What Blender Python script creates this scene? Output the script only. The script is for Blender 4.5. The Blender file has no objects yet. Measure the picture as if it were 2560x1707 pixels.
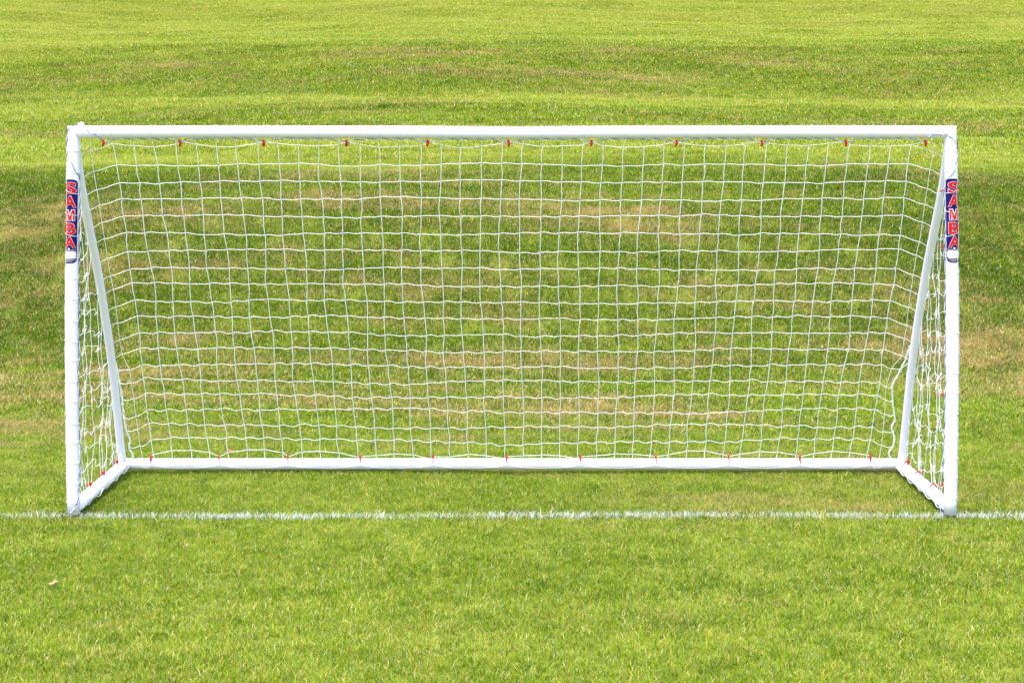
import bpy, bmesh, math, random
import numpy as np
from mathutils import Vector, Matrix, Euler
R = math.radians
random.seed(7)
sc = bpy.context.scene
col = sc.collection

# ------------------------------------------------------------ camera, sky, sun, exposure
CAM_Y, CAM_Z = -8.85, 2.107
cam = bpy.data.objects.new("camera", bpy.data.cameras.new("camera"))
col.objects.link(cam)
cam.location = (0.0, CAM_Y, CAM_Z)
cam.rotation_euler = (R(90), 0, 0)
cam.data.sensor_width = 36.0
cam.data.lens = 56.63
cam.data.shift_y = -0.2062
cam.data.clip_end = 1000
sc.camera = cam

SUN_EL, SUN_AZ = R(74), R(-140)           # high, behind the camera and to the left
w = bpy.data.worlds.new("World"); sc.world = w; w.use_nodes = True
nt = w.node_tree
bg = nt.nodes["Background"]
sky = nt.nodes.new("ShaderNodeTexSky"); sky.sky_type = 'NISHITA'
sky.sun_disc = False; sky.sun_elevation = SUN_EL; sky.sun_rotation = SUN_AZ
sky.air_density = 1.0; sky.dust_density = 3.0; sky.ozone_density = 1.0
nt.links.new(sky.outputs[0], bg.inputs[0]); bg.inputs[1].default_value = 0.15
sl = bpy.data.lights.new("sun", 'SUN'); sl.energy = 2.2; sl.angle = R(35); sl.color = (1.0, 0.95, 0.86)
so = bpy.data.objects.new("sun", sl); col.objects.link(so)
sd = Vector((math.sin(SUN_AZ) * math.cos(SUN_EL), math.cos(SUN_AZ) * math.cos(SUN_EL), math.sin(SUN_EL)))
so.rotation_euler = sd.to_track_quat('Z', 'Y').to_euler()
sc.view_settings.view_transform = 'Standard'; sc.view_settings.look = 'None'
sc.view_settings.exposure = 1.88; sc.view_settings.gamma = 1.0
sc.cycles.max_bounces = 4; sc.cycles.diffuse_bounces = 3; sc.cycles.transmission_bounces = 2
sc.render.resolution_x = 1024; sc.render.resolution_y = 682

# ------------------------------------------------------------ helpers
def tag(o, label=None, cat=None, group=None, kind=None):
    if label: o["label"] = label
    if cat: o["category"] = cat
    if group: o["group"] = group
    if kind: o["kind"] = kind
    return o

class MB:
    def __init__(s): s.v = []; s.f = []; s.m = []
    def tube(s, path, r, n=6, mi=0, cap=True, closed=False):
        P = [Vector(p) for p in path]
        if len(P) < 2: return
        N = len(P); b = len(s.v)
        rr = r if isinstance(r, (list, tuple)) else [r] * N
        def tan(i):
            if closed: t = P[(i + 1) % N] - P[i - 1]
            elif i == 0: t = P[1] - P[0]
            elif i == N - 1: t = P[-1] - P[-2]
            else: t = P[i + 1] - P[i - 1]
            return t.normalized() if t.length > 1e-9 else Vector((0, 0, 1))
        t0 = tan(0)
        up = Vector((0, 0, 1)) if abs(t0.z) < .9 else Vector((1, 0, 0))
        u = t0.cross(up).normalized()
        for i in range(N):
            t = tan(i)
            u = (u - t * u.dot(t))
            u = u.normalized() if u.length > 1e-6 else t.orthogonal().normalized()
            q = t.cross(u)
            for k in range(n):
                a = 2 * math.pi * k / n
                s.v.append(P[i] + (u * math.cos(a) + q * math.sin(a)) * rr[i])
        for i in range(N if closed else N - 1):
            i2 = (i + 1) % N
            for k in range(n):
                k2 = (k + 1) % n
                s.f.append((b + i * n + k, b + i * n + k2, b + i2 * n + k2, b + i2 * n + k)); s.m.append(mi)
        if cap and not closed:
            s.f.append(tuple(b + k for k in range(n))[::-1]); s.m.append(mi)
            s.f.append(tuple(b + (N - 1) * n + k for k in range(n))); s.m.append(mi)
    def ball(s, c, r, mi=0, nu=6, nv=4, sc_=(1, 1, 1)):
        b = len(s.v); c = Vector(c)
        s.v.append(c + Vector((0, 0, r * sc_[2])))
        for j in range(1, nv):
            ph = math.pi * j / nv
            for i in range(nu):
                a = 2 * math.pi * i / nu
                s.v.append(c + Vector((r * sc_[0] * math.sin(ph) * math.cos(a), r * sc_[1] * math.sin(ph) * math.sin(a), r * sc_[2] * math.cos(ph))))
        s.v.append(c - Vector((0, 0, r * sc_[2]))); e = len(s.v) - 1
        for i in range(nu):
            i2 = (i + 1) % nu
            s.f.append((b, b + 1 + i, b + 1 + i2)); s.m.append(mi)
            s.f.append((e, e - nu + i2, e - nu + i)); s.m.append(mi)
            for j in range(nv - 2):
                a0 = b + 1 + j * nu
                s.f.append((a0 + i, a0 + nu + i, a0 + nu + i2, a0 + i2)); s.m.append(mi)
    def build(s, name, mats, parent=None, smooth=True):
        me = bpy.data.meshes.new(name)
        me.from_pydata([tuple(v) for v in s.v], [], s.f)
        for m in (mats if isinstance(mats, (list, tuple)) else [mats]): me.materials.append(m)
        me.polygons.foreach_set("material_index", s.m)
        me.polygons.foreach_set("use_smooth", [smooth] * len(s.f))
        me.update()
        o = bpy.data.objects.new(name, me); col.objects.link(o)
        if parent: o.parent = parent
        return o

def mat(name):
    m = bpy.data.materials.new(name); m.use_nodes = True
    t = m.node_tree
    return m, t, t.nodes["Principled BSDF"]

def crom(pts, sub=6):
    """Catmull-Rom through points."""
    P = [Vector(p) for p in pts]
    P = [P[0] * 2 - P[1]] + P + [P[-1] * 2 - P[-2]]
    out = []
    for i in range(1, len(P) - 2):
        for k in range(sub):
            t = k / sub
            out.append(0.5 * ((2 * P[i]) + (-P[i - 1] + P[i + 1]) * t + (2 * P[i - 1] - 5 * P[i] + 4 * P[i + 1] - P[i + 2]) * t * t
                              + (-P[i - 1] + 3 * P[i] - 3 * P[i + 1] + P[i + 2]) * t ** 3))
    out.append(P[-2])
    return out

# ------------------------------------------------------------ materials
def plastic_mat():
    m, t, b = mat("white_plastic")
    b.inputs["Roughness"].default_value = 0.32
    tc = t.nodes.new("ShaderNodeTexCoord")
    n = t.nodes.new("ShaderNodeTexNoise"); n.inputs["Scale"].default_value = 9; n.inputs["Detail"].default_value = 8
    n.inputs["Roughness"].default_value = .7
    t.links.new(tc.outputs["Object"], n.inputs["Vector"])
    r = t.nodes.new("ShaderNodeValToRGB")
    r.color_ramp.elements[0].position = .28; r.color_ramp.elements[0].color = (.74, .71, .80, 1)
    r.color_ramp.elements[1].position = .45; r.color_ramp.elements[1].color = (.80, .77, .86, 1)
    t.links.new(n.outputs[0], r.inputs[0]); t.links.new(r.outputs[0], b.inputs["Base Color"])
    return m
M_PLASTIC = plastic_mat()
def simple(name, c, rough=.6):
    m, t, b = mat(name)
    tc = t.nodes.new("ShaderNodeTexCoord")
    n = t.nodes.new("ShaderNodeTexNoise"); n.inputs["Scale"].default_value = 60; n.inputs["Detail"].default_value = 3
    t.links.new(tc.outputs["Object"], n.inputs["Vector"])
    mx = t.nodes.new("ShaderNodeMix"); mx.data_type = 'RGBA'
    mx.inputs[6].default_value = tuple(x * .85 for x in c) + (1,); mx.inputs[7].default_value = tuple(min(1, x * 1.12) for x in c) + (1,)
    t.links.new(n.outputs[0], mx.inputs[0]); t.links.new(mx.outputs[2], b.inputs["Base Color"])
    b.inputs["Roughness"].default_value = rough
    return m
M_STRING = simple("white_twine", (.92, .92, .94), .75)
def _soft(m):
    t = m.node_tree; b = t.nodes["Principled BSDF"]; o = t.nodes["Material Output"]
    tr = t.nodes.new("ShaderNodeBsdfTranslucent"); tr.inputs[0].default_value = (.93, .93, .94, 1)
    mx = t.nodes.new("ShaderNodeMixShader"); mx.inputs[0].default_value = .5
    t.links.new(b.outputs[0], mx.inputs[1]); t.links.new(tr.outputs[0], mx.inputs[2]); t.links.new(mx.outputs[0], o.inputs[0])
_soft(M_STRING)
M_BLUE = simple("blue_twine", (.03, .08, .32), .7)
M_RED = simple("red_plastic", (.45, .006, .010), .35)
M_NAVY = simple("navy_print", (.011, .006, .11), .55)
for _m in (M_NAVY,): _m.node_tree.nodes['Principled BSDF'].inputs['Specular IOR Level'].default_value = .12
M_SRED = simple("red_print", (.50, .005, .010), .55)
M_SWHITE = simple("white_print", (.72, .66, .70), .4)

for _m in (M_SRED, M_RED): _m.node_tree.nodes['Principled BSDF'].inputs['Specular IOR Level'].default_value = .15

def grass_mat(name, painted=False):
    m = bpy.data.materials.new(name); m.use_nodes = True
    t = m.node_tree; t.nodes.clear(); N = t.nodes.new; L = t.links.new
    out = N("ShaderNodeOutputMaterial")
    geo = N("ShaderNodeNewGeometry")
    at = N("ShaderNodeAttribute"); at.attribute_name = "rnd"
    def mth(op, a, b=None, clamp=False):
        n = N("ShaderNodeMath"); n.operation = op; n.use_clamp = clamp
        for i, x in enumerate((a, b)):
            if x is None: continue
            if isinstance(x, (int, float)): n.inputs[i].default_value = x
            else: L(x, n.inputs[i])
        return n.outputs[0]
    def noise(scale, detail, sx=1, sy=1, off=0):
        mp = N("ShaderNodeMapping"); mp.inputs["Scale"].default_value = (sx, sy, .5); mp.inputs["Location"].default_value = (off, off * .7, off * .3)
        L(geo.outputs["Position"], mp.inputs["Vector"])
        n = N("ShaderNodeTexNoise"); n.inputs["Scale"].default_value = scale; n.inputs["Detail"].default_value = detail
        n.inputs["Roughness"].default_value = .6
        L(mp.outputs[0], n.inputs["Vector"]); return n.outputs[0]
    if painted:
        ramp = N("ShaderNodeValToRGB"); e = ramp.color_ramp.elements
        e[0].position = 0; e[0].color = (.30, .38, .27, 1); e[1].position = .5; e[1].color = (.62, .64, .58, 1)
        L(at.outputs["Fac"], ramp.inputs[0]); c = ramp.outputs[0]
    else:
        # base green ramp driven by blade random + clump noise
        n1 = noise(5.0, 4); n0 = noise(15.0, 3, 1, 1, 3)
        n2 = noise(0.8, 3, .6, 1.3, 5)
        v = mth('ADD', mth('MULTIPLY', at.outputs["Fac"], .95), mth('ADD', mth('MULTIPLY', mth('SUBTRACT', n1, .5), 1.05), mth('MULTIPLY', mth('SUBTRACT', n0, .5), .75)))
        v = mth('ADD', v, mth('MULTIPLY', mth('SUBTRACT', n2, .5), .65))
        n3 = noise(1.0, 5, .10, 1.5, 31)
        far = N("ShaderNodeMapRange"); far.inputs[1].default_value = 6; far.inputs[2].default_value = 14
        sp_ = N("ShaderNodeSeparateXYZ"); L(geo.outputs["Position"], sp_.inputs[0]); L(sp_.outputs[1], far.inputs[0])
        v = mth('ADD', v, mth('MULTIPLY', mth('MULTIPLY', mth('SUBTRACT', n3, .48), 1.1), far.outputs[0]))
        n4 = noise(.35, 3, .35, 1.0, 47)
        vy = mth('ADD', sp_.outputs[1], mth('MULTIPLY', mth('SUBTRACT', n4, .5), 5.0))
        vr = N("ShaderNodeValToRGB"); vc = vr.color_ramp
        vc.elements[0].position = 0; vc.elements[0].color = (BANK_SHADE[0][1] + .5,) * 3 + (1,)
        vc.elements[1].position = 1; vc.elements[1].color = (BANK_SHADE[-1][1] + .5,) * 3 + (1,)
        for y_, d_ in BANK_SHADE[1:-1]:
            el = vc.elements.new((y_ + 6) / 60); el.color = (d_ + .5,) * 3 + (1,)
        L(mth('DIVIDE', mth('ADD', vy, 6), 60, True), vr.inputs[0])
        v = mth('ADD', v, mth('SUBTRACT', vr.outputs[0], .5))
        side = N("ShaderNodeMapRange"); side.inputs[1].default_value = 2.6; side.inputs[2].default_value = 5.5
        L(mth('ABSOLUTE', sp_.outputs[0]), side.inputs[0])
        b0 = N("ShaderNodeMapRange"); b0.inputs[1].default_value = 4.6; b0.inputs[2].default_value = 6.2; L(vy, b0.inputs[0])
        b1 = N("ShaderNodeMapRange"); b1.inputs[1].default_value = 10.8; b1.inputs[2].default_value = 9.6; L(vy, b1.inputs[0])
        v = mth('SUBTRACT', v, mth('MULTIPLY', mth('MULTIPLY', side.outputs[0], .28), mth('MULTIPLY', b0.outputs[0], b1.outputs[0])))  # shade on the outer ends of the first bank, painted as darker blades
        v = mth('ADD', v, -.03, True)
        ramp = N("ShaderNodeValToRGB"); cr = ramp.color_ramp
        cr.elements[0].position = 0; cr.elements[0].color = (.048, .112, .005, 1)
        cr.elements[1].position = 1; cr.elements[1].color = (.42, .43, .080, 1)
        for p, cc in ((.3, (.130, .222, .008, 1)), (.6, (.228, .322, .016, 1)), (.85, (.325, .395, .042, 1))):
            el = cr.elements.new(p); el.color = cc
        L(v, ramp.inputs[0])
        # dryness
        sep = N("ShaderNodeSeparateXYZ"); L(geo.outputs["Position"], sep.inputs[0])
        yy = mth('DIVIDE', mth('ADD', sep.outputs[1], 6), 60, True)
        yr = N("ShaderNodeValToRGB"); yc = yr.color_ramp
        prof = DRY
        yc.elements[0].position = 0; yc.elements[0].color = (prof[0][1],) * 3 + (1,)
        yc.elements[1].position = 1; yc.elements[1].color = (prof[-1][1],) * 3 + (1,)
        for y_, d_ in prof[1:-1]:
            el = yc.elements.new((y_ + 6) / 60); el.color = (d_, d_, d_, 1)
        L(yy, yr.inputs[0])
        d1 = noise(.55, 5, .55, 1.7, 11); d2 = noise(3.2, 4, .8, 1.1, 23)
        d = mth('ADD', mth('MULTIPLY', mth('SUBTRACT', d1, .5), 2.6), mth('MULTIPLY', mth('SUBTRACT', d2, .5), 1.6))
        d = mth('ADD', d, yr.outputs[0])
        d = mth('ADD', d, mth('MULTIPLY', mth('SUBTRACT', at.outputs["Fac"], .5), .75))
        dm = N("ShaderNodeMapRange"); dm.inputs[1].default_value = .48; dm.inputs[2].default_value = .95
        L(d, dm.inputs[0])
        dry = N("ShaderNodeMix"); dry.data_type = 'RGBA'
        dry.inputs[7].default_value = (.47, .335, .135, 1)
        L(mth('MULTIPLY', dm.outputs[0], .85), dry.inputs[0]); L(ramp.outputs[0], dry.inputs[6]); c = dry.outputs[2]
        fr = mth('FRACT', mth('MULTIPLY', at.outputs["Fac"], 37.0))
        for lo, hi, cc, am in ((.0, .07, (.10, .25, .10), .8), (.93, 1.1, (.46, .26, .03), .7)):
            q = mth('MULTIPLY', mth('MULTIPLY', mth('GREATER_THAN', fr, lo), mth('LESS_THAN', fr, hi)), am)
            qm = N("ShaderNodeMix"); qm.data_type = 'RGBA'; qm.inputs[7].default_value = cc + (1,)
            L(q, qm.inputs[0]); L(c, qm.inputs[6]); c = qm.outputs[2]
        # a few dead straws anywhere
        st = mth('GREATER_THAN', at.outputs["Fac"], .955)
        sm = N("ShaderNodeMix"); sm.data_type = 'RGBA'; sm.inputs[7].default_value = (.60, .49, .26, 1)
        L(mth('MULTIPLY', st, .8), sm.inputs[0]); L(c, sm.inputs[6]); c = sm.outputs[2]
    di = N("ShaderNodeBsdfDiffuse"); tr = N("ShaderNodeBsdfTranslucent"); mx = N("ShaderNodeMixShader")
    mx.inputs[0].default_value = .35
    L(c, di.inputs[0]); L(c, tr.inputs[0]); L(di.outputs[0], mx.inputs[1]); L(tr.outputs[0], mx.inputs[2])
    L(mx.outputs[0], out.inputs[0])
    return m
BANK_SHADE = [(-6, .06), (2.5, .0), (4.5, -.10), (6, -.20), (9.5, -.20), (10.8, .0), (12, .32), (15.6, .30), (17.0, .0), (18.4, .0), (19.5, .36), (21.5, .32), (23.3, .0), (25.2, .08), (28.0, .42), (30, .26), (34, .42), (54, .34)]  # slope shading put into the blade colour: bank faces darker, terraces lighter
DRY = [(-6, .03), (-1.0, .10), (2, .40), (5, .53), (9.5, .42), (12, .0), (15, .12), (17.6, .46), (20, .10), (24.5, .50), (26.5, .02), (38, .12), (54, .05)]
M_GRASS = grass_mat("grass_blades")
M_PAINTED = grass_mat("painted_blades", True)

def soil_mat():
    m, t, b = mat("thatch_soil")
    geo = t.nodes.new("ShaderNodeNewGeometry")
    n = t.nodes.new("ShaderNodeTexNoise"); n.inputs["Scale"].default_value = 110; n.inputs["Detail"].default_value = 4
    t.links.new(geo.outputs["Position"], n.inputs["Vector"])
    r = t.nodes.new("ShaderNodeValToRGB"); e = r.color_ramp.elements
    e[0].position = .3; e[0].color = (.055, .075, .012, 1); e[1].position = .7; e[1].color = (.16, .18, .03, 1)
    t.links.new(n.outputs[0], r.inputs[0]); t.links.new(r.outputs[0], b.inputs["Base Color"])
    b.inputs["Roughness"].default_value = 1; b.inputs["Specular IOR Level"].default_value = 0
    return m

# ------------------------------------------------------------ terrain
_py = np.array([-200, 5.2, 6.6, 9.2, 11.2, 16.6, 18.4, 22, 26, 34, 38.5, 41, 60, 300])
_pz = np.array([0, 0, .25, 1.20, 1.66, 2.08, 2.42, 2.73, 3.92, 4.75, 5.35, 5.95, 9.5, 12.0])
_fy = np.arange(-30, 130, .1); _fz = np.interp(_fy, _py, _pz)
_k = np.exp(-np.linspace(-2.2, 2.2, 19) ** 2); _k /= _k.sum()
_fz = np.convolve(np.pad(_fz, 9, mode='edge'), _k, mode='valid')
GROUND0 = -0.024
def terrain(x, y):
    x = np.asarray(x, float); y = np.asarray(y, float)
    s = np.clip((y - 3) / 6, 0, 1)
    shift = s * (.9 * np.sin(x * .16 + .6) + .5 * np.sin(x * .37 + 2.1) - .05 * x)
    z = np.interp(y + shift, _fy, _fz)
    z = z + s * (.06 * np.sin(x * .5 + y * .8) * np.sin(y * .45 + x * .13) + .03 * np.sin(x * 1.3 + 1) * np.sin(y * 1.9 + .4 * x))
    z = z + .006 * np.sin(x * 2.1 + y * .7) * np.sin(y * 2.7 - x * .4 + 1) * np.clip(np.abs(y) * 2, .0, 1)
    return z + GROUND0

def make_ground():
    xs = np.concatenate([np.linspace(-300, -32, 30), np.arange(-30, 30.01, .4), np.linspace(32, 300, 30)])
    ys = np.concatenate([np.linspace(-150, -9, 20), np.arange(-8, 6, .4), np.arange(6, 62, .25), np.linspace(63, 300, 25)])
    X, Y = np.meshgrid(xs, ys)
    Z = terrain(X, Y) - .028 * np.clip((Y - 3) / 2, 0, 1)     # the roots stand a little proud of the bank's soil
    nx, ny = len(xs), len(ys)
    v = np.stack([X, Y, Z], -1).reshape(-1, 3)
    i = np.arange(nx * ny).reshape(ny, nx)
    f = np.stack([i[:-1, :-1], i[:-1, 1:], i[1:, 1:], i[1:, :-1]], -1).reshape(-1, 4)
    me = bpy.data.meshes.new("ground"); me.from_pydata(v.tolist(), [], f.tolist())
    me.materials.append(soil_mat()); me.polygons.foreach_set("use_smooth", [True] * len(f))
    o = bpy.data.objects.new("ground", me); col.objects.link(o)
    tag(o, kind="structure", label="earth and thatch under the mown grass, flat pitch and terraced bank")
make_ground()

# ------------------------------------------------------------ grass
def blades_mesh(name, px, py, pz, h, wd, lean, rng, material, rnd=None, clump_dir=None):
    n = len(px)
    yaw = rng.uniform(0, 2 * np.pi, n)
    la = rng.uniform(0, 2 * np.pi, n) if clump_dir is None else clump_dir + rng.normal(0, .9, n)
    ln = lean * h
    wx, wy = np.cos(yaw) * wd / 2, np.sin(yaw) * wd / 2
    lx, ly = np.cos(la) * ln, np.sin(la) * ln
    hz = np.sqrt(np.maximum(h * h - ln * ln * .8, (h * .25) ** 2))
    V = np.empty((n, 5, 3), np.float32)
    V[:, 0] = np.stack([px - wx, py - wy, pz], -1); V[:, 1] = np.stack([px + wx, py + wy, pz], -1)
    mx, my, mz = px + lx * .3, py + ly * .3, pz + hz * .6
    V[:, 2] = np.stack([mx + wx * .8, my + wy * .8, mz], -1); V[:, 3] = np.stack([mx - wx * .8, my - wy * .8, mz], -1)
    V[:, 4] = np.stack([px + lx, py + ly, pz + hz], -1)
    base = np.arange(n)[:, None] * 5
    loops = np.concatenate([base + np.array([[0, 1, 2, 3]]), base + np.array([[3, 2, 4]])], 1).astype(np.int32)
    me = bpy.data.meshes.new(name)
    me.vertices.add(n * 5); me.vertices.foreach_set("co", V.ravel())
    me.loops.add(n * 7); me.loops.foreach_set("vertex_index", loops.ravel())
    me.polygons.add(n * 2)
    ls = (np.arange(n)[:, None] * 7 + np.array([[0, 4]])).astype(np.int32).ravel()
    me.polygons.foreach_set("loop_start", ls)
    me.polygons.foreach_set("loop_total", np.tile(np.array([4, 3], np.int32), n))
    me.update(calc_edges=True)
    a = me.attributes.new("rnd", 'FLOAT', 'POINT')
    r = rng.uniform(0, 1, n) if rnd is None else rnd
    a.data.foreach_set("value", np.repeat(r, 5).astype(np.float32))
    me.materials.append(material)
    return me

LOD = [dict(rad=.47, n=7600, h=(.019, .035), w=.0030, sp=.50, var=6),
       dict(rad=.50, n=4300, h=(.024, .044), w=.0058, sp=.55, var=8),
       dict(rad=.82, n=3900, h=(.030, .056), w=.012, sp=.90, var=8)]
patch_col = bpy.data.collections.new("grass_patches")
starts = []
idx = 0
for li, L_ in enumerate(LOD):
    starts.append(idx)
    for k in range(L_["var"]):
        rng = np.random.default_rng(100 + li * 10 + k)
        n = L_["n"]; rad = L_["rad"]
        # clumped positions
        nc = n // 14
        ca = rng.uniform(0, 2 * np.pi, nc); cr_ = rad * np.sqrt(rng.uniform(0, 1, nc))
        cx, cy = cr_ * np.cos(ca), cr_ * np.sin(ca); cd = rng.uniform(0, 2 * np.pi, nc); ch = rng.uniform(.7, 1.2, nc); cc = rng.uniform(-.22, .22, nc)
        ci = rng.integers(0, nc, n)
        sg = (.014, .024, .045)[li]
        px = cx[ci] + rng.normal(0, sg, n); py = cy[ci] + rng.normal(0, sg, n)
        ua = rng.uniform(0, 2 * np.pi, n); ur = rad * np.sqrt(rng.uniform(0, 1, n)); fill = rng.uniform(0, 1, n) < .6
        px = np.where(fill, ur * np.cos(ua), px); py = np.where(fill, ur * np.sin(ua), py)
        h = rng.uniform(*L_["h"], n) * ch[ci] * np.where(rng.uniform(0, 1, n) > .985, 1.5, 1)
        rnd = np.clip(rng.uniform(0, 1, n) + cc[ci], 0, 1)
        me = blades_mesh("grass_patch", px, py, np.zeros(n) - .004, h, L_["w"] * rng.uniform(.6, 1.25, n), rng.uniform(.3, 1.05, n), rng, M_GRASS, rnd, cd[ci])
        o = bpy.data.objects.new("grass_patch_%02d" % idx, me); patch_col.objects.link(o); idx += 1

def make_grass():
    rng = np.random.default_rng(5)
    P, ROT, SC, ID = [], [], [], []
    for li, (y0, y1) in enumerate(((-3.6, 3.2), (3.0, 13.0), (12.6, 48.0))):
        L_ = LOD[li]; sp = L_["sp"]
        ys = np.arange(y0, y1, sp)
        for y in ys:
            hw = (y - CAM_Y) * .34 + 1.2
            xs = np.arange(-hw, hw, sp)
            X = xs + rng.uniform(-.15, .15, len(xs)) * sp; Y = y + rng.uniform(-.15, .15, len(xs)) * sp
            Z = terrain(X, Y)
            e = .15
            gx = (terrain(X + e, Y) - terrain(X - e, Y)) / (2 * e); gy = (terrain(X, Y + e) - terrain(X, Y - e)) / (2 * e)
            for i in range(len(X)):
                q = Vector((-gx[i], -gy[i], 1)).normalized()
                m = q.to_track_quat('Z', 'Y').to_matrix() @ Matrix.Rotation(rng.uniform(0, 6.283), 3, 'Z')
                P.append((X[i], Y[i], Z[i])); ROT.append(tuple(m.to_euler()))
                SC.append(rng.uniform(.88, 1.12)); ID.append(starts[li] + int(rng.integers(0, L_["var"])))
    me = bpy.data.meshes.new("grass"); me.from_pydata(P, [], [])
    a = me.attributes.new("rot", 'FLOAT_VECTOR', 'POINT'); a.data.foreach_set("vector", np.array(ROT, np.float32).ravel())
    a = me.attributes.new("scl", 'FLOAT', 'POINT'); a.data.foreach_set("value", np.array(SC, np.float32))
    a = me.attributes.new("pid", 'INT', 'POINT'); a.data.foreach_set("value", np.array(ID, np.int32))
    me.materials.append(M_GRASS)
    o = bpy.data.objects.new("grass", me); col.objects.link(o)
    tag(o, "mown green and yellowish grass covering the pitch and the bank", "grass", kind="stuff")
    g = bpy.data.node_groups.new("grass_scatter", 'GeometryNodeTree')
    g.interface.new_socket("Geometry", in_out='INPUT', socket_type='NodeSocketGeometry')
    g.interface.new_socket("Geometry", in_out='OUTPUT', socket_type='NodeSocketGeometry')
    N = g.nodes.new; L = g.links.new
    gi, go = N("NodeGroupInput"), N("NodeGroupOutput")
    ci = N("GeometryNodeCollectionInfo"); ci.inputs["Collection"].default_value = patch_col
    ci.inputs["Separate Children"].default_value = True; ci.inputs["Reset Children"].default_value = True
    ip = N("GeometryNodeInstanceOnPoints"); ip.inputs["Pick Instance"].default_value = True
    def attr(nm, ty):
        n = N("GeometryNodeInputNamedAttribute"); n.data_type = ty; n.inputs["Name"].default_value = nm; return n.outputs[0]
    e2r = N("FunctionNodeEulerToRotation"); L(attr("rot", 'FLOAT_VECTOR'), e2r.inputs[0])
    L(gi.outputs[0], ip.inputs["Points"]); L(ci.outputs[0], ip.inputs["Instance"])
    L(attr("pid", 'INT'), ip.inputs["Instance Index"]); L(e2r.outputs[0], ip.inputs["Rotation"]); L(attr("scl", 'FLOAT'), ip.inputs["Scale"])
    L(ip.outputs[0], go.inputs[0])
    md = o.modifiers.new("scatter", 'NODES'); md.node_group = g
make_grass()

# the painted goal line: whitened blades
def make_line():
    rng = np.random.default_rng(9)
    n = 10500
    px = rng.uniform(-4.6, 4.6, n)
    cy = .005 + .010 * np.sin(px * 1.3 + .4)
    py = cy + rng.normal(0, .022, n)
    # uneven wear along the line
    wear = .5 + .25 * np.sin(px * 3.1) + .25 * np.sin(px * 7.7 + 1) + .2 * np.sin(px * 17 + 2)
    keep = rng.uniform(0, 1, n) < np.clip(.30 + .52 * wear, .34, 1)
    px, py = px[keep], py[keep]; n = len(px)
    big = .5 + .5 * np.sin(px * 2.3 + 1.2)
    h = rng.uniform(.022, .046, n) * (1 + .35 * big * (rng.uniform(0, 1, n) > .9))
    me = blades_mesh("line_marking", px, py, terrain(px, py), h, rng.uniform(.0025, .0048, n), rng.uniform(.2, 1.0, n), rng, M_PAINTED)
    o = bpy.data.objects.new("line_marking", me); col.objects.link(o)
    tag(o, "thin white goal line painted on the grass blades", kind="structure")
make_line()

# ------------------------------------------------------------ the goal
W2 = 2.407; H = 2.096; RP = .034; DEP = 1.16; ZB = .034
goal = bpy.data.objects.new("football_goal", None); col.objects.link(goal)
tag(goal, "white plastic football goal with white net and red clips on the goal line", "goal")

def bowpost(z):           # outward bow of the upright
    u = min(max(z / H, 0), 1); return .012 * math.sin(math.pi * u)
def barsag(x):
    return -.004 * math.cos(x / W2 * math.pi / 2) + .004 * abs(math.sin(x / W2 * math.pi))

def mitre_tube(path, r, n=40, cut0=None, cut1=None):
    """tube whose first/last rings are slid along the axis on to a cutting plane"""
    mb = MB(); mb.tube(path, r, n, cap=False)
    N = len(path)
    for which, cut in ((0, cut0), (N - 1, cut1)):
        if cut is None: continue
        co, no = Vector(cut[0]), Vector(cut[1]).normalized()
        d = (Vector(path[1]) - Vector(path[0])).normalized() if which == 0 else (Vector(path[-1]) - Vector(path[-2])).normalized()
        for k in range(n):
            v = mb.v[which * n + k]
            mb.v[which * n + k] = v - d * ((v - co).dot(no) / d.dot(no))
    return mb

def cap(mb, start, n, flip=False):
    f = tuple(start + k for k in range(n)); mb.f.append(f[::-1] if flip else f); mb.m.append(0)

cb = [Vector((x, 0, H + barsag(x))) for x in np.linspace(-W2, W2, 41)]
cb[0].z = cb[-1].z = H
mitre_tube(cb, RP, 40, ((-W2, 0, H), (1, 0, 1)), ((W2, 0, H), (-1, 0, 1))).build("crossbar", M_PLASTIC, goal)
posts = {}
for s in (-1, 1):
    p = [Vector((s * (W2 + bowpost(z)), 0, z)) for z in np.linspace(.0, H, 30)]
    mb = mitre_tube(p, RP, 40, None, ((s * W2, 0, H), (-s, 0, 1)))
    cap(mb, 0, 40, True)
    posts[s] = mb.build("post", M_PLASTIC, goal)
mb = mitre_tube([(-W2, DEP, ZB), (-1.2, DEP, ZB), (0, DEP, ZB), (1.2, DEP, ZB), (W2, DEP, ZB)], RP, 40, ((-W2, DEP, ZB), (1, 1, 0)), ((W2, DEP, ZB), (-1, 1, 0)))
mb.build("back_bar", M_PLASTIC, goal)
for s in (-1, 1):
    mb = mitre_tube([(s * W2, .0, ZB), (s * W2, .4, ZB), (s * W2, .8, ZB), (s * W2, DEP, ZB)], RP, 40, None, ((s * W2, DEP, ZB), (-s, 1, 0)))
    cap(mb, 0, 40, True)
    mb.build("side_bar", M_PLASTIC, goal)
STAY = [(.012, 2.07), (.17, 1.76), (.52, 1.27), (.83, .724), (1.06, .157), (1.125, .04)]
stay_curve = crom([(0, t, z) for t, z in STAY], 8)
def stay_t(z):
    zs = [p.z for p in stay_curve][::-1]; ts = [p.y for p in stay_curve][::-1]
    return float(np.interp(z, zs, ts))
def stay_z(t):
    return float(np.interp(t, [p.y for p in stay_curve], [p.z for p in stay_curve]))
for s in (-1, 1):
    mb = MB(); mb.tube([(s * W2, p.y, p.z) for p in stay_curve], .0245, 28)
    mb.build("rear_stay", M_PLASTIC, goal)

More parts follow.
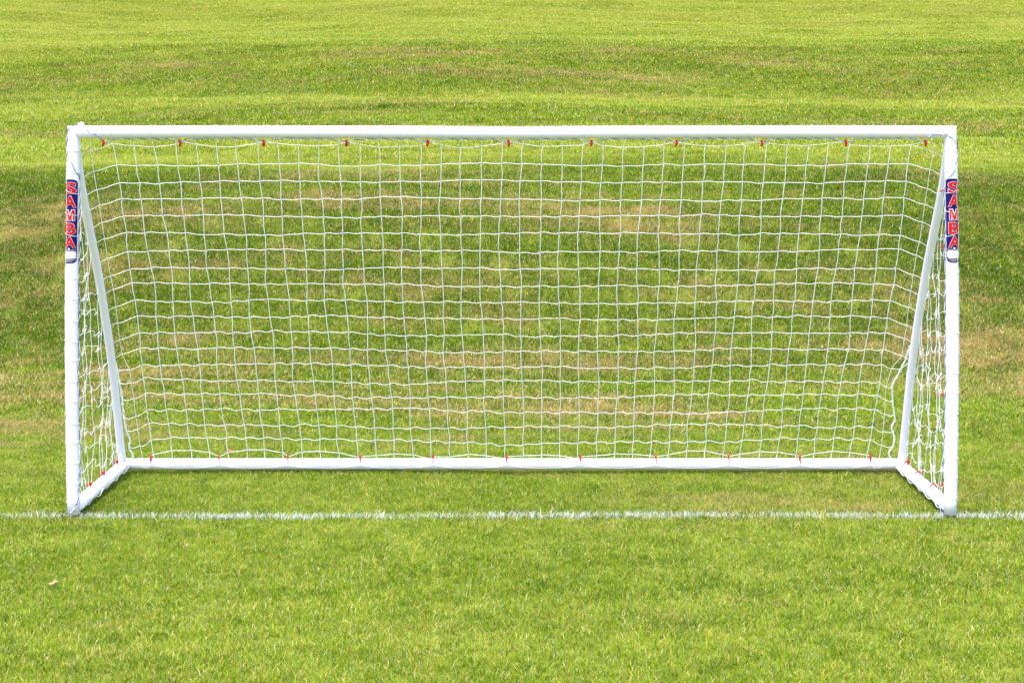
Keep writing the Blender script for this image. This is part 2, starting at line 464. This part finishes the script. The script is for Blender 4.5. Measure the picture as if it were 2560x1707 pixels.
# ---- stickers on the posts
def glyph_polys(ch, w, h, offset):
    cu = bpy.data.curves.new("t", 'FONT'); cu.body = ch; cu.size = 1; cu.offset = offset; cu.resolution_u = 6
    o = bpy.data.objects.new("t", cu); col.objects.link(o)
    dg = bpy.context.evaluated_depsgraph_get()
    me = bpy.data.meshes.new_from_object(o.evaluated_get(dg))
    bpy.data.objects.remove(o); bpy.data.curves.remove(cu)
    return me
def letter(mb, ch, cx, cz, w, h, stroke, offset, mi, wrap, ref):
    me = glyph_polys(ch, w, h, offset)
    bm = bmesh.new(); bm.from_mesh(me); bpy.data.meshes.remove(me)
    (x0, x1, y0, y1) = ref
    sx, sz = w / (x1 - x0), h / (y1 - y0)
    for v in bm.verts:
        v.co = Vector(((v.co.x - (x0 + x1) / 2) * sx + cx, 0, (v.co.y - (y0 + y1) / 2) * sz + cz))
    add_wrapped(mb, bm, mi, wrap)
def add_wrapped(mb, bm, mi, wrap):
    xs = [v.co.x for v in bm.verts]
    for x in np.arange(min(xs) + .003, max(xs), .004):
        bmesh.ops.bisect_plane(bm, geom=bm.verts[:] + bm.edges[:] + bm.faces[:], plane_co=(x, 0, 0), plane_no=(1, 0, 0))
    zs = [v.co.z for v in bm.verts]
    for z in np.arange(min(zs) + .02, max(zs), .03):
        bmesh.ops.bisect_plane(bm, geom=bm.verts[:] + bm.edges[:] + bm.faces[:], plane_co=(0, 0, z), plane_no=(0, 0, 1))
    b = len(mb.v); bm.verts.ensure_lookup_table(); bm.verts.index_update()
    for v in bm.verts: mb.v.append(wrap(v.co.x, v.co.z))
    for f in bm.faces:
        mb.f.append(tuple(b + v.index for v in f.verts)); mb.m.append(mi)
    bm.free()
def poly(pts):
    bm = bmesh.new(); f = bm.faces.new([bm.verts.new((x, 0, z)) for x, z in pts]); return bm
def rrect(x0, x1, z0, z1, rx, rz, n=8):
    o = []
    for cx, cz, a0 in ((x1 - rx, z1 - rz, 0), (x0 + rx, z1 - rz, 90), (x0 + rx, z0 + rz, 180), (x1 - rx, z0 + rz, 270)):
        for k in range(n + 1):
            a = R(a0 + 90 * k / n); o.append((cx + rx * math.cos(a), cz + rz * math.sin(a)))
    return o
def make_sticker(s, rot, ztop):
    mb = MB(); Lg = .461
    def wrapper(lift):
        def wr(x, z):
            zz = ztop + z; a = x / RP + rot; r = RP + lift
            return Vector((s * (W2 + bowpost(zz)) + r * math.sin(a), -r * math.cos(a), zz))
        return wr
    add_wrapped(mb, poly(rrect(-.047, .047, -Lg, 0, .040, .026)), 0, wrapper(.0008))
    zc = -.0485
    for i, ch in enumerate("SAMBA"):
        me = glyph_polys(ch, 1, 1, 0.0)
        vx = [v.co.x for v in me.vertices]; vy = [v.co.y for v in me.vertices]
        ref = (min(vx), max(vx), min(vy), max(vy)); bpy.data.meshes.remove(me)
        c = zc - i * .0742
        if ch == 'M':
            for pts, mi_, lf in (([(-.06, -.05), (-.06, 1.05), (.34, 1.05), (.5, .58), (.66, 1.05), (1.06, 1.05), (1.06, -.05), (.74, -.05), (.74, .45), (.64, -.05), (.36, -.05), (.26, .45), (.26, -.05)], 1, .0016),
                                 ([(0, 0), (0, 1), (.27, 1), (.5, .38), (.73, 1), (1, 1), (1, 0), (.82, 0), (.82, .76), (.59, .0), (.41, 0), (.18, .76), (.18, 0)], 2, .0026)):
                bm = poly([(.003 + (px - .5) * .050, c + (pz - .5) * .058) for px, pz in pts])
                bmesh.ops.triangulate(bm, faces=bm.faces[:])
                add_wrapped(mb, bm, mi_, wrapper(lf))
            continue
        wd = .056 if ch != 'S' else .054
        of = (.050, .030) if ch != 'M' else (.034, .006)
        letter(mb, ch, .003, c, wd, .058, 0, of[0], 1, wrapper(.0016), ref)
        letter(mb, ch, .003, c, wd, .058, 0, of[1], 2, wrapper(.0026), ref)
    add_wrapped(mb, poly(rrect(-.040, .040, -.435, -.394, .014, .014)), 1, wrapper(.0016))
    for k, (z0, z1) in enumerate(((-.3895, -.3875), (-.4415, -.4400), (-.4460, -.4450), (-.4500, -.4492), (-.4535, -.4528))):
        hw = .04 if k < 2 else .024 - .004 * (k - 2)
        add_wrapped(mb, poly([(-hw, z0), (hw, z0), (hw, z1), (-hw, z1)]), 1, wrapper(.0016))
    add_wrapped(mb, poly([(.0055 * math.cos(R(a)), -.3805 + .0055 * math.sin(R(a))) for a in range(0, 360, 30)]), 1, wrapper(.0034))
    for k in range(4):
        z0 = -.426 + k * .007
        add_wrapped(mb, poly([(-.03, z0), (.03, z0), (.03, z0 + .0012), (-.03, z0 + .0012)]), 3, wrapper(.0024))
    o = mb.build("sticker", [M_NAVY, M_SWHITE, M_SRED, simple("pale_print", (.72, .60, .64), .5)], posts[s], smooth=False)
    o["label"] = "navy sticker with red letters on the %s post" % ("left" if s < 0 else "right")
make_sticker(-1, R(-14), 1.838)
make_sticker(1, R(6), 1.842)

# ---- the net
rnd = random.Random(21)
net = MB()
TR = .00155
def knot(p, r=.0042): net.ball(p, r, nu=6, nv=4, sc_=(1, .8, 1))
def strand(a, b, n=6, sag=0., wave=0., lat=0., r=TR):
    a, b = Vector(a), Vector(b); out = []
    ph = rnd.uniform(-.4, .4)
    for i in range(n + 1):
        u = i / n; e = 4 * u * (1 - u)
        p = a.lerp(b, u)
        p.z += -sag * e + wave * math.sin(2 * math.pi * u + ph * e) * (1 if 0 < i < n else 0)
        p.y += lat * e
        out.append(p)
    return out
F = 3700.0
def proj_solve(yscr):
    """row height on the leaning back panel for a given projected height"""
    lo, hi = 0.0, 1.0
    for _ in range(40):
        m = (lo + hi) / 2; t, z = panel(m)
        y = 299 + (CAM_Z - z) * F / (t - CAM_Y)
        if y < yscr: lo = m
        else: hi = m
    return lo
def panel(u):             # profile of the back panel: from behind the crossbar down to the back bar, bellied a little
    t = .03 + (DEP - .03) * u + .07 * math.sin(math.pi * u)
    z = (H - .03) + (ZB + .04 - (H - .03)) * u - .03 * math.sin(math.pi * u)
    return t, z
ROWS = [336, 378, 417, 457, 496, 536, 576, 616, 654, 692, 729, 766, 803, 839, 874, 908, 942, 977, 1010, 1040]
rowu = [proj_solve(y) for y in ROWS]
PITCH = .1130
NCOL = 40
xs_col = [(-2.218 + i * (4.436 / (NCOL - 1))) for i in range(NCOL)]
top_clip_x = [(x - 1176) / 416.0 for x in (243, 418, 609, 798, 983, 1168, 1357, 1551, 1746, 1938, 2120)]
bot_clip_x = [(x - 1176) / 370.0 for x in (348, 504, 662, 828, 995, 1164, 1333, 1506, 1673, 1836, 1998)]
K = {}
colwob = [[rnd.uniform(-1, 1) for _ in range(24)] for _ in range(NCOL)]
rowlow = [[rnd.uniform(0, 6.28), rnd.uniform(0, 6.28)] for _ in ROWS]
for r, u in enumerate(rowu):
    t, z = panel(u)
    for c, x in enumerate(xs_col):
        zz = z + .007 * math.sin(x * 1.9 + rowlow[r][0]) * (.4 + u) + .004 * math.sin(x * 5 + rowlow[r][1]) + rnd.gauss(0, .0030)
        zz -= .010 * math.sin(x * 1.1 + 1.2) * u
        xx = x + .008 * math.sin(r * .7 + c * 1.7) * math.sin(math.pi * u) + rnd.gauss(0, .0025) - .012 * math.sin(u * 5 + x)
        # bow of the whole lattice, plus belly
        tt = t + .01 * math.sin(x * 3 + r)
        if r == 0:
            d = min(abs(x - q) for q in top_clip_x); zz += .018 * max(0, 1 - d / .16)
        if r == len(rowu) - 1:
            d = min(abs(x - q) for q in bot_clip_x); zz -= .026 * max(0, 1 - d / .17) - .006
        if r == len(rowu) - 2:
            d = min(abs(x - q) for q in bot_clip_x); zz -= .006 * max(0, 1 - d / .17)
        K[r, c] = Vector((xx, tt, zz))
NR = len(rowu)
# corner columns: middle one and the one that meets the stay or the bunched cord
CORD = {-1: [(-2.428, .97, .74), (-2.420, 1.0, .66), (-2.40, 1.06, .47), (-2.395, 1.08, .38), (-2.383, 1.10, .264), (-2.366, 1.12, .195), (-2.372, 1.13, .14), (-2.352, 1.14, .10), (-2.357, DEP, .06)],
        1: [(2.418, .93, .80), (2.40, .97, .72), (2.370, 1.02, .62), (2.338, 1.04, .545), (2.345, 1.07, .46), (2.350, 1.09, .40), (2.366, 1.11, .32), (2.350, 1.12, .27), (2.368, 1.12, .21), (2.358, 1.13, .15), (2.335, 1.14, .105), (2.362, DEP, .06)]}
cordc = {s: crom(CORD[s], 6) for s in (-1, 1)}
def cord_at(s, z):
    P = cordc[s]; zs = [p.z for p in P][::-1]
    return Vector((float(np.interp(z, zs, [p.x for p in P][::-1])), float(np.interp(z, zs, [p.y for p in P][::-1])), z))
CK = {}
for s in (-1, 1):
    c0 = 0 if s < 0 else NCOL - 1
    for r in range(NR):
        k = K[r, c0]
        zz = k.z - .036 + rnd.gauss(0, .003); 
        m = Vector((s * (2.318 + .02 * rowu[r]), k.y - .05 * (1 - rowu[r]), zz))
        ze = k.z - .072 + rnd.gauss(0, .004)
        if ze < .70:
            e = cord_at(s, max(ze + .02, .07)); m = k.lerp(e, .5); m.z -= .014
        else:
            e = Vector((s * (W2 + .004), stay_t(ze) + .03, ze))
        CK[s, r, 0] = m; CK[s, r, 1] = e
# draw rows
for r in range(NR):
    u = rowu[r]; amp = .0016 + .0045 * u
    for c in range(NCOL - 1):
        a, b = K[r, c], K[r, c + 1]
        if r in (0, NR - 1):
            q = [x for x in (top_clip_x if r == 0 else bot_clip_x) if a.x < x < b.x]
            if q:
                cp = Vector((q[0], a.y if r == 0 else DEP - .01, (2.043 if r == 0 else .082)))
                net.tube([a, cp, b], TR, 5); continue
            net.tube(strand(a, b, 5, sag=.001, wave=.0008), TR, 5); continue
        net.tube(strand(a, b, 8, sag=rnd.uniform(-.001, .004) * (.5 + u), wave=amp * rnd.uniform(.3, 1.3), lat=rnd.uniform(-.004, .004)), TR, 5)
    for s in (-1, 1):
        k = K[r, 0 if s < 0 else NCOL - 1]; m = CK[s, r, 0]; e = CK[s, r, 1]
        sg = .012 if e.z < .6 else .003
        net.tube(strand(k, m, 7, sag=rnd.uniform(0, sg), wave=.002), TR, 5)
        net.tube(strand(m, e, 7, sag=rnd.uniform(0, sg), wave=.002), TR, 5)
        knot(m); knot(e)
# columns
for c in range(NCOL):
    for r in range(NR - 1):
        a, b = K[r, c], K[r + 1, c]
        p = strand(a, b, 5)
        w_ = rnd.gauss(0, .0022)
        for i in range(1, 5): p[i].x += w_ * math.sin(math.pi * i / 5)
        net.tube(p, .0022, 5)
    a = K[0, c]
    tz = H + barsag(xs_col[c]) - RP - .002
    xo = a.x + rnd.uniform(-.004, .012)
    net.tube([a, (xo, .012, tz)], TR, 5)
    # wrap round the crossbar
    tilt = rnd.uniform(-.006, .006); ring = []
    for k in range(17):
        an = 2 * math.pi * k / 16
        ring.append((xo + tilt * math.cos(an) + .004 * k / 16, -(RP + .0012) * math.sin(an), H + barsag(xo) + (RP + .0012 + (.002 if k in (8,) else 0)) * -math.cos(an)))
    net.tube(ring, .0016, 4)
    knot((xo, -.012, tz - .001), .0055)
    b = K[NR - 1, c]
    net.tube([b, (b.x + rnd.uniform(-.004, .004), DEP + .02, .062), (b.x, DEP + .036, .03)], TR, 5)
    # wrap under the back bar
    ring = []
    for k in range(9):
        an = math.pi * (.0 + k / 8 * 1.15) 
        ring.append((b.x + .01 * math.sin(an), DEP + (RP + .0012) * math.cos(an), ZB - (RP + .0012) * math.sin(an)))
    net.tube(ring, .0012, 4)
    for r in range(NR): knot(K[r, c])
for s in (-1, 1):
    for r in range(NR - 1):
        net.tube(strand(CK[s, r, 0], CK[s, r + 1, 0], 5, lat=rnd.uniform(-.004, .004)), TR, 5)
        if CK[s, r, 1].z > .7:
            net.tube(strand(CK[s, r, 1], CK[s, r + 1, 1], 5, lat=rnd.uniform(-.004, .004)), TR, 5)
    net.tube([CK[s, 0, 0], (s * 2.318, .02, H - RP)], TR, 5)
    net.tube([CK[s, 0, 1], (s * 2.36, .02, H - RP)], TR, 5)
    net.tube([K[0, 0 if s < 0 else NCOL - 1], (top_clip_x[0 if s < 0 else -1], .012, 2.043)], TR, 5)
    # bunched cord, three loose strands twisted together
    P = cordc[s]
    for q in range(3):
        path = []
        for i, p in enumerate(P):
            an = i * .55 + q * 2.094 + .8 * math.sin(i * .3 + q)
            rr = .0042 + .0018 * math.sin(i * .8 + q * 2)
            path.append(p + Vector((math.cos(an) * rr, math.sin(an) * rr, 0)))
        net.tube(path, .0019, 5)
    for i in range(3, len(P), 6): knot(P[i], .0065)

# skirt rope draped along the front of the back bar between the clips
def back_front(x, a): # a: angle down from the top of the bar toward the camera
    return Vector((x, DEP - (RP + .0016) * math.sin(a), ZB + (RP + .0016) * math.cos(a)))
bc = [-2.30] + bot_clip_x + [2.30]
path = []
for i in range(len(bc) - 1):
    n = 14
    for k in range(n):
        u = k / n; e = (4 * u * (1 - u)) ** .7
        path.append(back_front(bc[i] + (bc[i + 1] - bc[i]) * u, R(82 + 40 * e * rnd.uniform(.93, 1.07)) ))
net.tube(path, .0015, 5)

# side panels
for s in (-1, 1):
    T = []; t = .02
    while t < 1.06:
        T.append(t); t += rnd.choice((.045, .085, .10, .12, .07))
    cols = []
    for j, t in enumerate(T):
        zt = stay_z(t) - .02 if t > .03 else 1.97
        tb = min(t + rnd.uniform(-.02, .05), 1.1)
        ph1, ph2 = rnd.uniform(0, 6.28), rnd.uniform(0, 6.28)
        n = max(6, int((zt - .05) / .03))
        path = []
        for i in range(n + 1):
            u = i / n; z = zt + (.062 - zt) * u; e = math.sin(math.pi * u)
            path.append(Vector((s * (W2 + .014 + .012 * e * math.sin(z * 3 + ph1) + .004 * math.sin(z * 25 + ph2) + .006 * math.sin(z * 9 + ph2)),
                                t + (tb - t) * u + .05 * e * math.sin(z * 2.2 + ph2) + .010 * math.sin(z * 11 + ph1), z)))
        # gather towards the clips on the side bar
        for i, p in enumerate(path):
            if p.z < .30:
                q = min((.36, .66, .98), key=lambda v: abs(v - p.y)); w_ = (.30 - p.z) / .24
                p.y += (q - p.y) * .55 * w_; p.x += (s * (W2 + .008) - p.x) * w_
        cols.append(path); net.tube(path, .0016, 5)
    # loose cross threads
    for r in range(17):
        z0 = 1.86 - r * .108 + rnd.gauss(0, .01)
        prev = None
        for j, path in enumerate(cols):
            zz = z0 - .012 * j + rnd.uniform(-.035, .035)
            if zz > path[0].z - .02 or zz < .085: prev = None if zz > path[0].z - .02 else prev; continue
            i = min(range(len(path)), key=lambda i: abs(path[i].z - zz)); p = path[i].copy()
            if prev is None:
                if j == 0: prev = Vector((s * (W2 + .01), .03, zz + .01))
                else: prev = p; continue
            dr = rnd.uniform(.002, .032); lx = rnd.uniform(-.022, .022); ly = rnd.uniform(-.03, .03); out = []
            for k in range(9):
                u = k / 8; e = 4 * u * (1 - u)
                q = prev.lerp(p, u); q.z -= dr * e - .012 * math.sin(2 * math.pi * u) * rnd.choice((1, 1)); q.x += lx * e + .006 * math.sin(2 * math.pi * u)
                q.y += ly * math.sin(2 * math.pi * u) * e; out.append(q)
            net.tube(out, .0014, 5); knot(p, .0038)
            prev = p
    # wraps round the post, one per mesh
    z = 2.0
    while z > .04:
        up = rnd.uniform(-.006, .016) if 1.3 < z < 1.95 else rnd.uniform(-.004, .006)
        bowx = s * (W2 + bowpost(z)); path = []
        bulge = rnd.uniform(.001, .004)
        for k in range(21):
            an = -math.pi * .62 + math.pi * 1.24 * k / 20
            r_ = RP + .0014 + bulge * max(0, abs(math.sin(an)) - .8) * 3
            path.append((bowx + r_ * math.sin(an), -r_ * math.cos(an), z + s * up * math.sin(an) * 1.2 - .004 * math.cos(an)))
        net.tube(path, .0018, 5)
        z -= .113 + rnd.gauss(0, .006)
    # a selvage cord running down the outer edge of the post
    path = []
    zz = 1.93
    while zz > .04:
        a = s * (R(86) + R(9) * math.sin(zz * 27) + R(4) * math.sin(zz * 61))
        if s < 0 and 1.36 < zz < 1.82: a = R(-44) + R(6) * math.sin(zz * 21)
        if s > 0 and 1.36 < zz < 1.82: a = R(52) + R(14) * math.sin(zz * 17)
        path.append((s * (W2 + bowpost(zz)) + (RP + .0025) * math.sin(a), -(RP + .0025) * math.cos(a), zz)); zz -= .012
    net.tube(path, .0014, 5)
    # wraps round the side bar
    for k in range(11):
        y = .06 + k * .1 + rnd.uniform(-.01, .01); ring = []
        for q in range(13):
            an = 2 * math.pi * q / 12
            ring.append((s * W2 + (RP + .002) * math.cos(an), y + .02 * math.sin(an), ZB + (RP + .002) * math.sin(an)))
        net.tube(ring, .0015, 5)
    # edge cord lying along the inner foot of the side bar
    path = []
    for k in range(70):
        y = .03 + k * 1.07 / 69
        path.append((s * (W2 - RP - .004 - .004 * math.sin(y * 19)), y, .022 + .010 * math.sin(y * 31 + s)))
    net.tube(path, .0018, 5)
net.build("net", M_STRING, goal)

# ---- blue and white lacing rope
rope = MB()
def twisted(path, r=.0019, pitch=.075, amp=.0018):
    P = path; acc = 0; A, B = [], []
    for i, p in enumerate(P):
        if i: acc += (P[i] - P[i - 1]).length
        t = (P[min(i + 1, len(P) - 1)] - P[max(i - 1, 0)]).normalized()
        u = t.orthogonal().normalized(); q = t.cross(u); a = acc / pitch * 2 * math.pi
        o = (u * math.cos(a) + q * math.sin(a)) * amp
        A.append(p + o); B.append(p - o)
    rope.tube(A, r, 6, 0); rope.tube(B, r, 6, 1)
path = []
tc_ = top_clip_x
for i in range(len(tc_) - 1):
    n = 26
    for k in range(n):
        u = k / n; e = min(1, min(u, 1 - u) / .26); e = math.sin(e * math.pi / 2)
        x = tc_[i] + (tc_[i + 1] - tc_[i]) * u
        path.append(Vector((x, -.014, H + barsag(x) - RP - .0025 - .020 * (1 - e) + .001 * math.sin(x * 40))))
path.append(Vector((tc_[-1], -.014, 2.04)))
twisted(path)
def onbar(x, a, lift=.003):
    return Vector((x, -(RP + lift) * math.sin(a), H + (RP + lift) * math.cos(a)))
def onpost(s, z, a, lift=.003):
    return Vector((s * (W2 + bowpost(z)) + (RP + lift) * math.sin(a), -(RP + lift) * math.cos(a), z))
twisted(crom([(tc_[0], -.014, 2.045), onbar(-2.275, R(120)), onbar(-2.315, R(85)), onbar(-2.35, R(35)), onbar(-2.365, R(0)), (-2.39, -.012, H + .037), (-2.428, -.030, H + .018),
               onpost(-1, 2.05, R(-62)), onpost(-1, 2.02, R(-78)), onpost(-1, 1.98, R(-45)), onpost(-1, 1.93, R(-5)), onpost(-1, 1.88, R(40)), onpost(-1, 1.86, R(75)), onpost(-1, 1.83, R(110))], 8))
twisted(crom([(tc_[-1], -.014, 2.045), onbar(2.30, R(115)), onbar(2.335, R(105)), onbar(2.36, R(108), .005), (2.40, -.036, 2.072), (2.432, -.034, 2.045), onpost(1, 2.03, R(70)), onpost(1, 2.0, R(92)),
               onpost(1, 1.96, R(70)), onpost(1, 1.92, R(35)), onpost(1, 1.875, R(5)), onpost(1, 1.85, R(-25), .002), onpost(1, 1.83, R(-70), .002)], 8))
for s in (-1, 1):
    pts = []; z = 1.80
    while z > .10:
        a = R(96) * -s + R(16) * math.sin(z * 6.5) * -s
        pts.append(onpost(s, z, a, .005 + .004 * math.sin(z * 23))); z -= .05
    twisted(crom(pts, 4))
twisted(crom([onpost(-1, .24, R(85), .004), onpost(-1, .17, R(70), .004), onpost(-1, .12, R(60), .004), onpost(-1, .06, R(40), .004), onpost(-1, .03, R(10), .004), onpost(-1, .012, R(-20), .004)], 6))
twisted(crom([onpost(1, .10, R(-95), .006), (2.352, -.005, .045), (2.350, -.028, .02), (2.36, -.036, .008)], 6))
rope.build("lacing_rope", [M_STRING, M_BLUE], goal)

# tied knot on top of the left corner
kn = MB(); c = Vector((-2.365, -.005, H + RP + .006))
for q in range(7):
    a = q * .9; d = Vector((math.cos(a), .4 * math.sin(a * 1.7), abs(math.sin(a)) * .7 + .1)).normalized()
    e = d.orthogonal().normalized(); L_ = .017 + .006 * math.sin(q * 3)
    kn.tube([c, c + d * L_ * .5 + e * .006, c + d * L_, c + d * L_ * .5 - e * .006, c], .0020, 6)
kn.ball(c, .009, nu=10, nv=6)
kn.build("rope_knot", M_STRING, goal)

# ---- red clips
def box(mb, c, sx, sy, sz, b=.0012):
    bm = bmesh.new(); bmesh.ops.create_cube(bm, size=1)
    for v in bm.verts: v.co = Vector((v.co.x * sx, v.co.y * sy, v.co.z * sz))
    bmesh.ops.bevel(bm, geom=bm.edges[:], offset=b, segments=2, affect='EDGES')
    o = len(mb.v); bm.verts.index_update()
    for v in bm.verts: mb.v.append(v.co + Vector(c))
    for f in bm.faces: mb.f.append(tuple(o + v.index for v in f.verts)); mb.m.append(0)
    bm.free()
def clip_mesh_top():
    mb = MB()
    box(mb, (0, 0, .011), .0115, .011, .014); box(mb, (.0015, 0, -.003), .014, .012, .011); box(mb, (-.0005, 0, -.014), .012, .011, .010)
    mb.tube([(-.004, -.004, .017), (.003, -.008, .012), (.006, -.008, .002), (.000, -.008, -.006), (-.004, -.007, -.012)], .0026, 6)
    return mb
def clip_mesh_bar():      # straddles a bar whose axis is local X; two prongs
    mb = MB()
    box(mb, (0, 0, .004), .0125, .018, .013)
    mb.ball((0, 0, .011), .006, nu=8, nv=6)
    for sy in (-1, 1):
        mb.tube([(0, sy * .006, .004), (0, sy * .011, -.010), (0, sy * .0125, -.024), (0, sy * .009, -.034)], [.0045, .0038, .0032, .0026], 7)
    return mb
ct = clip_mesh_top().build("net_clip", M_RED, goal, smooth=False); cbm = clip_mesh_bar().build("net_clip", M_RED, goal)
first = {id(ct): True, id(cbm): True}
def put(src, loc, rot):
    if first[id(src)]: o = src; first[id(src)] = False
    else:
        o = src.copy(); col.objects.link(o); o.parent = goal
    o.location = loc; o.rotation_euler = rot
    return o
for x in top_clip_x: put(ct, (x, -.014, 2.036), (0, rnd.uniform(-.12, .12), rnd.uniform(-.5, .5)))
for x in bot_clip_x: put(cbm, (x, DEP - .030, .078), (R(-10), rnd.uniform(-.08, .08), rnd.uniform(-.15, .15)))
for s in (-1, 1):
    for i, y in enumerate((.36, .66, .98) if s < 0 else (.36, .70, .98)):
        put(cbm, (s * W2 + s * .006, y, .082), (R(34), 0, R(90 + rnd.uniform(-14, 14)) + s * .25))
for z in (1.775, 1.47, .66, .16):
    o = put(cbm, (W2 + bowpost(z) - RP - .008, .012, z), (R(20), R(70), R(30))); o.scale = (.6, .6, .6)

# ------------------------------------------------------------ fallen leaves
def leaf_mat(c):
    return simple("dead_leaf_skin", c, .8)
def ground_at(px, py):    # a spot on the flat pitch seen at that place of the photograph
    Z = CAM_Z * F / (py - 299); return (px - 1176) / F * Z, Z + CAM_Y
def leaf(px, py, size, c, rz, label):
    x, y = ground_at(px, py)
    mb = MB(); n = 14; pts = []
    for k in range(n * 2):
        a = math.pi * k / n; r_ = size * (.55 + .45 * abs(math.cos(a * 2.5))) 
        pts.append((r_ * math.cos(a) * 1.2, r_ * math.sin(a) * .7))
    top = []
    for dz in (.0, .0009):
        for (a, b) in pts: mb.v.append(Vector((a, b, .35 * size * abs(b / size) ** 1.5 + .18 * size * math.sin(a / size * 2) + dz)))
    m = len(pts)
    mb.v.append(Vector((0, 0, 0))); mb.v.append(Vector((0, 0, .0009)))
    for k in range(m):
        k2 = (k + 1) % m
        mb.f += [(2 * m, k2, k), (2 * m + 1, m + k, m + k2), (k, k2, m + k2, m + k)]; mb.m += [0, 0, 0]
    mb.tube([(size * .9, 0, .002), (size * 1.5, .1 * size, .006), (size * 1.9, .3 * size, .012)], .0011, 5)
    o = mb.build("dead_leaf", leaf_mat(c))
    o.location = (x, y, float(terrain(x, y)) + .026); o.rotation_euler = (R(12), R(-8), rz)
    tag(o, label, "leaf", "dead leaves lying on the grass")
leaf(123, 1337, .023, (.26, .17, .075), .3, "curled tan leaf lying alone in the grass at lower left")
leaf(385, 1350, .013, (.15, .11, .05), 1.2, "tiny grey brown leaf standing in the grass near the bottom left")
leaf(527, 1034, .020, (.28, .07, .02), 2.0, "small rusty leaf in the grass just behind the back bar")
leaf(430, 1252, .012, (.2, .16, .09), .8, "tiny pale leaf in the grass in front of the goal line")
